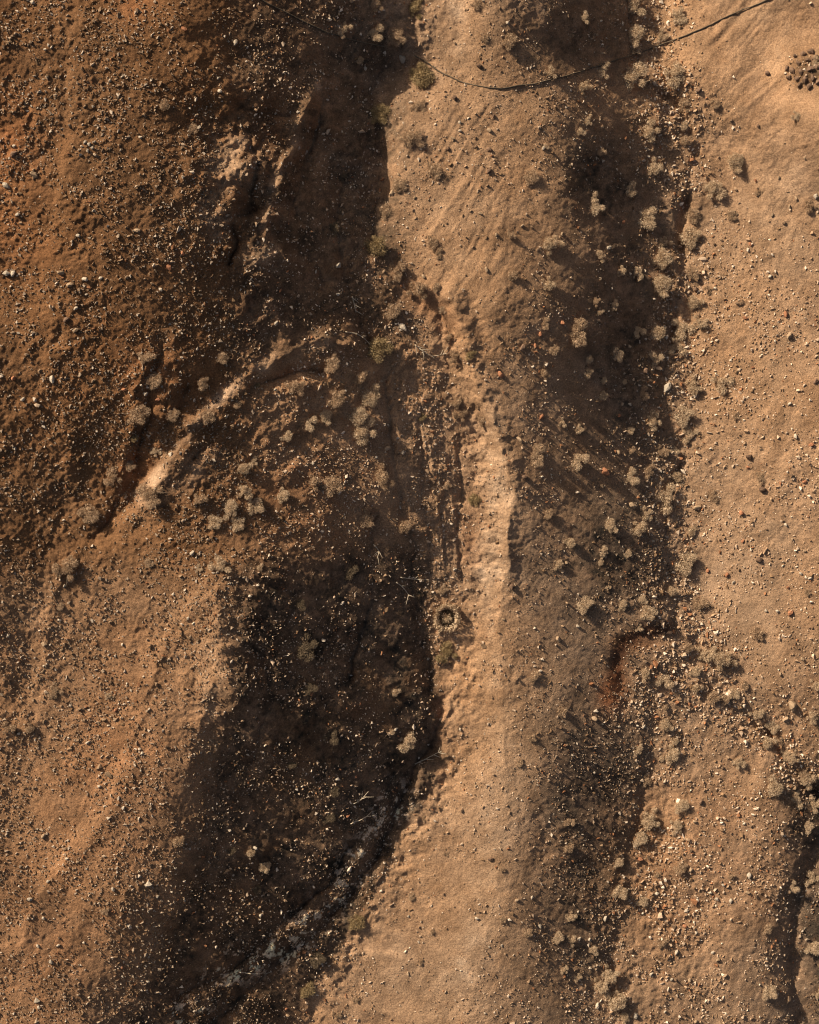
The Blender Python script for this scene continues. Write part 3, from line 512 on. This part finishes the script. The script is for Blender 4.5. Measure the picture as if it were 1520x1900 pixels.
# ------------------------------------------------------------------ shrubs
def shrub_meshes(seed, kind, n=3800):
    rs = np.random.RandomState(seed); nl = rs.randint(9, 16)
    lumps = []
    for i in range(nl):
        a = rs.uniform(0, 6.283); rr = rs.uniform(.1, .75) if i else 0
        lumps.append((rr*math.cos(a), rr*math.sin(a), rs.uniform(.12, .42)*(1-.5*rr)+.1, rs.uniform(.2, .46)*(1-.4*rr)))
    co, fa = [], []
    for (lx, ly, lz, lr) in lumps:
        b0 = len(co); q = lr*.5
        for i in range(5):
            for j in range(8):
                th = math.pi*(.02+.62*i/4); ph = j*math.pi/4; f = q*rs.uniform(.75, 1.15)
                co.append(np.array((lx+f*math.sin(th)*math.cos(ph), ly+f*math.sin(th)*math.sin(ph), max(.0, lz+f*math.cos(th)))))
        for i in range(4):
            for j in range(8): fa.append((b0+i*8+j, b0+(i+1)*8+j, b0+(i+1)*8+(j+1) % 8, b0+i*8+(j+1) % 8))
    for k in range(n):
        L = lumps[rs.randint(nl)]; d = rs.normal(size=3); d[2] = abs(d[2])*.9-.15; d /= np.linalg.norm(d)
        p = np.array(L[:3])+d*L[3]*rs.uniform(.3, 1.15)**.6
        if p[2] < 0.02: p[2] = .02+rs.rand()*.06
        o = d+rs.normal(size=3)*.6; o /= np.linalg.norm(o); s = np.cross(o, rs.normal(size=3)); s /= np.linalg.norm(s)
        ln = rs.uniform(.05, .15); wd = rs.uniform(.008, .02)
        if rs.rand() < .42:
            b_ = np.array((L[0]*.35, L[1]*.35, .05)); tip = p+d*rs.uniform(.0, .16); o = tip-b_; q_ = np.linalg.norm(o); o = o/q_+rs.normal(size=3)*.12; ln = q_*rs.uniform(.25, .5); wd *= .45; p = tip-o*ln*.7
            s = np.cross(o, rs.normal(size=3)); s /= np.linalg.norm(s)
        b0 = len(co); co += [p-o*ln*.4-s*wd*.5, p-o*ln*.2+s*wd, p+o*ln*.7, p+o*ln*.1-s*wd]; fa.append((b0, b0+1, b0+2, b0+3))
    fol = raw_mesh('foliage', np.array(co), np.array(fa), LEAF[kind])
    sc_, sf = [], []
    for k in range(16):
        L = lumps[rs.randint(nl)]; e = np.array(L[:3])+rs.normal(size=3)*.2; e[2] = max(e[2], .1)+.1; r0 = .022
        mid = e*.5+rs.normal(size=3)*.05; pts = [np.array((rs.normal()*.04, rs.normal()*.04, -.12)), mid, e]; b0 = len(sc_)
        for j, p in enumerate(pts):
            r_ = r0*(1-.4*j)
            for q in range(3): sc_.append(p+np.array((math.cos(q*2.094)*r_, math.sin(q*2.094)*r_, 0)))
        for j in range(2):
            for q in range(3): a0 = b0+3*j; sf.append((a0+q, a0+(q+1) % 3, a0+3+(q+1) % 3, a0+3+q))
    return fol, raw_mesh('stems', np.array(sc_), np.array(sf), wood)
PROTO = {k: [shrub_meshes(500+i*13+len(k), k) for i in range(6)] for k in LEAF}
SHR = '''640 56 32 p;694 61 30 p;785 145 58 o;704 217 38 o;763 257 40 b;776 197 30 b;803 316 28 b;743 342 30 b;716 393 34 b;800 449 24 b;694 462 46 o;668 112 22 p;770 16 42 o;733 66 40 b;898 71 20 b;944 79 32 b;697 8 30 b;615 425 30 b;632 330 20 b;984 332 30 b;885 10 24 b;812 470 22 b;947 437 18 b;
1171 17 46 p;1174 65 46 p;1171 147 58 p;1260 31 34 p;1175 92 30 p;1253 137 42 p;1328 193 26 b;1205 246 44 p;1267 233 28 p;1212 311 38 p;1103 376 38 p;1359 301 46 p;1322 352 48 p;1356 400 26 b;1171 356 34 p;1198 404 48 p;1233 452 30 p;1281 441 44 p;1027 455 40 p;1086 164 30 p;1092 222 22 p;1075 246 22 p;1020 137 24 p;1479 214 20 p;1113 477 24 p;1270 192 36 b;1284 400 36 b;1120 130 34 p;1407 356 18 b;1010 273 16 p;1082 34 22 p;1226 68 26 p;1270 260 30 b;1113 284 22 b;1512 118 24 p;1503 383 24 b;1226 483 40 p;
1149 504 24 p;1180 506 28 p;1222 528 48 p;1017 528 30 p;1139 566 22 p;1113 579 18 p;1106 560 18 b;1287 566 38 p;1298 596 30 p;1183 612 28 p;1221 617 46 p;1267 607 40 p;1257 644 34 p;1144 660 28 p;1094 666 22 p;1091 692 22 p;1120 704 18 p;1120 733 26 p;1216 670 32 p;1287 713 38 p;1339 709 38 p;1159 707 14 p;1193 730 30 b;1267 771 42 p;1212 783 34 p;1168 800 18 p;1044 784 18 p;1074 796 20 p;1072 850 38 p;1226 839 32 b;1250 832 22 p;1168 885 32 p;1171 836 18 b;1257 890 34 p;1236 925 54 p;1410 887 26 b;1322 921 26 b;1068 617 54 b;1010 600 22 b;1010 692 24 b;1315 538 18 b;1376 562 14 b;1198 955 32 p;1366 774 14 b;1287 507 26 b;1280 808 30 p;1202 873 26 b;1027 651 24 b;1017 952 20 b;
1185 980 36 p;1130 977 32 p;1270 1042 46 p;1284 987 28 p;1120 1021 20 p;1116 1044 16 p;1164 1028 16 p;1298 1121 32 b;1085 1121 34 p;1152 1124 22 p;1202 1138 32 p;1190 1114 20 p;1185 1165 14 p;1195 1254 26 p;1234 1258 36 p;1308 1210 40 p;1346 1227 46 p;1291 1278 30 p;1322 1295 28 b;1233 1347 30 p;1240 1401 42 p;1185 1388 24 p;1369 1415 26 p;1424 1381 32 p;1407 1176 28 b;1506 1329 26 p;1233 1312 20 b;1380 1271 20 b;1044 1319 24 b;1034 1049 20 p;1499 1100 14 b;1434 1347 30 p;1513 1268 26 p;1246 1100 26 p;1127 1090 12 p;1455 1405 30 p;1253 1374 20 p;1058 1004 26 p;
1438 1461 44 p;1263 1492 34 p;1253 1536 30 p;1209 1516 40 p;1188 1553 34 p;1147 1598 26 p;1219 1622 20 b;1263 1608 28 b;1151 1656 32 p;1060 1700 26 p;1034 1740 24 p;1058 1745 22 p;1147 1851 52 p;1113 1824 32 p;1428 1841 34 p;1424 1724 24 b;1510 1755 36 p;1506 1444 42 p;1510 1492 32 p;1229 1748 26 b;1046 1800 18 p;1157 1889 28 p;1356 1625 16 b;1055 1523 26 b;1055 1574 24 b;1469 1646 24 p;1506 1632 28 p;1516 1844 22 p;1072 1813 18 p;1198 1447 30 b;1099 1762 26 p;1130 1803 38 p;1192 1670 30 p;
697 654 48 o;691 740 48 p;664 766 44 p;674 802 46 p;737 503 34 b;776 539 40 b;809 533 22 b;602 773 30 p;572 783 26 p;533 806 26 p;783 773 18 o;711 885 44 b;615 671 34 b;668 704 28 b;845 661 26 b;872 658 22 o;855 770 28 b;895 779 26 b;730 575 30 b;832 625 18 b;882 927 24 o;829 901 16 b;612 904 36 b;993 845 40 b;849 746 24 b;681 944 20 b;625 737 34 b;549 717 36 b;582 894 30 b;819 575 16 b;951 510 22 b;
678 967 34 b;750 976 34 b;648 1065 32 b;829 1210 42 o;734 1286 22 p;757 1374 40 p;727 1358 16 p;566 1203 50 b;898 1197 14 b;822 1092 22 b;990 1256 26 b;572 1279 30 b;556 1121 26 b;618 1361 34 b;543 1417 26 b;987 1368 18 b;964 1414 16 b;661 1713 36 o;589 1779 32 b;569 1838 34 o;763 1663 18 b;803 1729 14 b;661 1854 18 b;625 1884 20 b;780 1785 14 b;931 1614 12 b;786 1519 14 b;829 1584 12 b;622 1469 30 b;612 1515 30 b;980 1729 22 b;931 1706 14 b;
306 197 24 b;355 240 20 b;257 773 40 b;286 704 36 b;273 664 26 b;375 710 26 b;457 871 26 p;247 812 16 o;289 838 20 p;280 917 50 b;168 952 44 b;477 714 14 o;316 770 30 b;382 776 28 b;240 865 24 b;210 885 36 b;470 855 16 p;372 927 26 b;411 664 26 b;444 871 18 p;441 750 20 b;125 1055 44 b;112 1124 20 b;102 1279 30 b;204 1292 16 p;441 973 30 p;398 970 30 p;16 1351 26 b;56 1351 22 b;408 1052 32 p;368 1055 14 p;276 1045 22 b;483 1055 18 p;332 1561 26 b;194 1690 16 b;490 1607 24 p;477 1647 24 b;467 1581 24 p;428 1578 20 b;454 911 30 p;474 940 34 p;424 947 34 p;520 920 30 p;1275 1203 26 b;1290 1243 24 p;1362 1288 24 p;1402 1322 28 p;1447 1372 26 b;1472 1402 28 p;1490 1432 26 b;1478 1484 30 p;1498 1532 28 p;1340 1296 24 b'''
KS = {'p': 'pale', 'o': 'olive', 'b': 'brown'}
SPECIAL = {(785, 145): 'big yellow-olive bush just below the hose at the ravine head', (704, 217): 'dense olive bush on shadow edge of the upper ravine casting a dark shadow',
 (697, 654): 'round olive bush at the shadow edge above the gravel floor', (829, 1210): 'dark olive bush just below the pale ring-shaped bush',
 (757, 1374): 'fluffy pale bush above the black pocket of the lower ravine', (1438, 1461): 'pale bush on the lip of the dark lower right gully'}
items = []
shr = []
for t in SHR.replace('\n', '').split(';'):
    a = t.split(); shr.append((float(a[0]), float(a[1]), float(a[2]), KS[a[3]]))
print('shrubs', len(shr)); shr = shr[:299]
def add_shrub(u, v, d, kind):
    e = bpy.data.objects.new('shrub', None); col.objects.link(e); e.empty_display_size = .2
    fol, st = random.choice(PROTO[kind])
    link('foliage', fol, e); link('stems', st, e)
    r = d*.5*S*1.25; e.location = P3(u, v, -.02); e.rotation_euler = (0, 0, random.uniform(0, 6.28))
    e.scale = (r*random.uniform(.9, 1.15), r*random.uniform(.9, 1.1), r*random.uniform(.65, .95)); return e
for (u, v, d, k) in shr:
    z = zone(u, v)
    if ('hollow' in z or 'shaded upper' in z) and (int(u), int(v)) not in SPECIAL and k == 'brown': k = 'dark'  # brown shrubs in shaded zones take the foliage with shade in its colour
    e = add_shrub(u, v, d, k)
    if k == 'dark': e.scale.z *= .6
    szn = 'tiny' if d < 19 else 'small' if d < 28 else ('medium' if d < 40 else 'large')
    items.append(dict(obj=e, desc=f'{szn} '+{'pale': 'pale grey', 'olive': 'olive', 'brown': 'dry brown', 'dark': 'shade-darkened brown'}[k], zone=z, u=u, v=v, cat='shrub', group=f'shrubs {z}', label=SPECIAL.get((int(u), int(v)))))
# the ring-shaped bush: a pale crescent of growth around a hollow with a tuft in the middle
e = bpy.data.objects.new('shrub', None); col.objects.link(e); e.location = P3(829, 1146, -.02)
rs = np.random.RandomState(5); cc_, ff = [], []
for k in range(3200):
    inner = k > 2700; a = rs.uniform(0, 6.283)
    rr = abs(rs.normal())*.16 if inner else .62+rs.normal()*.12
    if not inner and -1.3 < ((a-5.6+3.14) % 6.283-3.14) < 1.3 and rs.rand() < .5: continue
    hgt = (.45 if inner else .85*math.exp(-((rr-.62)/.2)**2))*rs.uniform(.4, 1)
    p = np.array((rr*math.cos(a), rr*math.sin(a)*1.1, hgt*.75)); o = np.array((math.cos(a)*.5, math.sin(a)*.5, .8))+rs.normal(size=3)*.45; o /= np.linalg.norm(o)
    s = np.cross(o, rs.normal(size=3)); s /= np.linalg.norm(s); ln = rs.uniform(.07, .16); wd = rs.uniform(.014, .03)
    b0 = len(cc_); cc_ += [p-o*ln*.4-s*wd*.5, p-o*ln*.2+s*wd, p+o*ln*.7, p+o*ln*.1-s*wd]; ff.append((b0, b0+1, b0+2, b0+3))
ff = np.array(ff); cq = np.array(cc_)*.84; rim_ = np.hypot(cq[ff[:, 0], 0], cq[ff[:, 0], 1]) > .26
link('foliage', raw_mesh('foliage', cq, ff[rim_], LEAF['pale']), e); link('centre_tuft', raw_mesh('centre_tuft', cq, ff[~rim_], LEAF['pale']), e)
rq = np.random.RandomState(9); dc, df = [], []
for k in range(900):
    a = rq.uniform(0, 6.283); rr = rq.uniform(.2, .42); p = np.array((rr*math.cos(a), rr*math.sin(a), rq.uniform(.05, .16))); o = rq.normal(size=3); o /= np.linalg.norm(o); s = np.cross(o, rq.normal(size=3)); s /= np.linalg.norm(s)
    b0 = len(dc); dc += [p-o*.05, p+s*.02, p+o*.06, p-s*.02]; df.append((b0, b0+1, b0+2, b0+3))
link('dark_ring_blades', raw_mesh('dark_ring_blades', np.array(dc), np.array(df), LEAF['dark']), e); link('stems', PROTO['pale'][0][1], e).scale = (.6, .6, .6)  # dark blades set in the trough between ring and centre tuft
items.append(dict(obj=e, desc='ring', zone='on the ravine bank', u=829, v=1146, cat='shrub', group='shrubs on the gravelly ravine floor', label='pale ring-shaped bush with a hollow centre on the bright ravine bank'))
number_labels(items, 'shrub')

# ------------------------------------------------------------------ tubes: hose and dead branches
def tube(pts, radii, sides=6):
    co, fa = [], []; n = len(pts)
    for i, p in enumerate(pts):
        t = (pts[min(i+1, n-1)]-pts[max(i-1, 0)]).normalized(); a = t.cross(Vector((0, 0, 1))).normalized(); b_ = a.cross(t)
        for q in range(sides):
            w_ = 2*math.pi*q/sides; co.append((p+(a*math.cos(w_)+b_*math.sin(w_))*radii[i])[:])
    for i in range(n-1):
        for q in range(sides): a0 = i*sides; fa.append((a0+q, a0+(q+1) % sides, a0+sides+(q+1) % sides, a0+sides+q))
    return np.array(co), np.array(fa)
def smooth_path(pl, step=5):
    pts = []; m = len(pl)
    for i in range(m-1):
        p0, p1, p2, p3 = pl[max(i-1, 0)], pl[i], pl[i+1], pl[min(i+2, m-1)]; L = math.hypot(p2[0]-p1[0], p2[1]-p1[1]); k = max(2, int(L/step))
        for j in range(k):
            t = j/k; pts.append(tuple(.5*((2*p1[c])+(-p0[c]+p2[c])*t+(2*p0[c]-5*p1[c]+4*p2[c]-p3[c])*t*t+(-p0[c]+3*p1[c]-3*p2[c]+p3[c])*t**3) for c in (0, 1)))
    pts.append(pl[-1]); return pts
HP = smooth_path([(400, -60), (480, -5), (560, 38), (630, 68), (700, 83), (745, 92), (785, 112), (830, 140), (895, 161), (960, 160), (1050, 140), (1130, 115), (1180, 100), (1280, 62), (1350, 30), (1430, -3), (1560, -50)])
hu = np.array([p[0] for p in HP]); hv = np.array([p[1] for p in HP]); hh = height(hu, hv)
hs = hh.copy()
for _ in range(10): hs[1:-1] = np.maximum(hs[1:-1]*.5+.25*(hs[2:]+hs[:-2]), hh[1:-1]+.0)
hs += .035; hs = hs-.16*np.exp(-((hu-742)/30)**4)*(hv > 60)-.05*np.clip(fbm(hu*1.0, hv, 60, 401, 2), 0, 1); hu = hu+1.2*fbm(hu, hv, 40, 403, 2); hv = hv+2.2*fbm(hu, hv, 34, 405, 3); hxw, hyw = to_world(hu, hv, hs)
pts = [Vector((a, b_, c_)) for a, b_, c_ in zip(hxw, hyw, hs)]
co, fa = tube(pts, [.03]*len(pts), 8); o = link('hose', raw_mesh('hose', co, fa, hose_m, smooth=True))
o['label'] = 'long thin dusty black hose sagging across the ravine near the top'; o['category'] = 'hose'
BR = [([(770, 1417), (790, 1408), (805, 1400), (820, 1393)], 'forked bleached branch leaning across the black pocket of the ravine', 3),
 ([(743, 1071), (765, 1074), (796, 1076)], 'straight bleached stick lying level on the ravine floor', 1),
 ([(735, 1080), (748, 1090), (760, 1106)], 'thin crooked twig on the shadow edge under the straight stick', 2),
 ([(641, 616), (663, 620), (680, 632), (691, 645)], 'curved thin dead stem in shade beside the round olive bush', 1),
 ([(651, 1528), (675, 1518), (692, 1504)], 'thin dead branch in the dark hollow above the pale stream deposits', 2),
 ([(655, 1491), (668, 1485), (684, 1468)], 'twiggy dead branch in the dark hollow, just above another thin branch', 3),
 ([(444, 1803), (470, 1806), (502, 1804)], 'thin straight twig in deep shade at the bottom of the photo', 1),
 ([(693, 1010), (703, 1022), (700, 1036)], 'small curled twig in shade under the brown spur shrubs', 2),
 ([(654, 550), (658, 566), (661, 580)], 'small forked pale twig in the shaded ravine under a white stone', 2),
 ([(770, 640), (800, 660), (832, 655)], 'tangled dry brushwood lying on the reddish gravel of the ravine floor', 5)]
for pl, lab, nb in BR:
    sp = smooth_path(pl, 4); pts = [P3(a, b_, .07+.05*math.sin(i*1.7)) for i, (a, b_) in enumerate(sp)]
    rr = [.028*(1-.6*i/len(pts)) for i in range(len(pts))]; C0, F0 = tube(pts, rr, 5)
    for k in range(nb*2-1):
        i = random.randint(1, len(pts)-2); d = (pts[min(i+2, len(pts)-1)]-pts[i-1]).normalized(); a = random.choice((-1, 1))*random.uniform(.4, .9)
        d = Matrix.Rotation(a, 3, 'Z') @ d; L = random.uniform(.2, .5); bp_ = [pts[i], pts[i]+d*L*.5+Vector((0, 0, .05)), pts[i]+d*L+Vector((0, 0, .02))]
        c1, f1 = tube(bp_, [.018, .014, .007], 4)
        F0 = np.concatenate([F0, f1+len(C0)]) ; C0 = np.concatenate([C0, c1])
    o = link('dead_branch', raw_mesh('dead_branch', C0, F0, bleached)); o['label'] = lab; o['category'] = 'branch'; o['group'] = 'dead branches in the ravine'
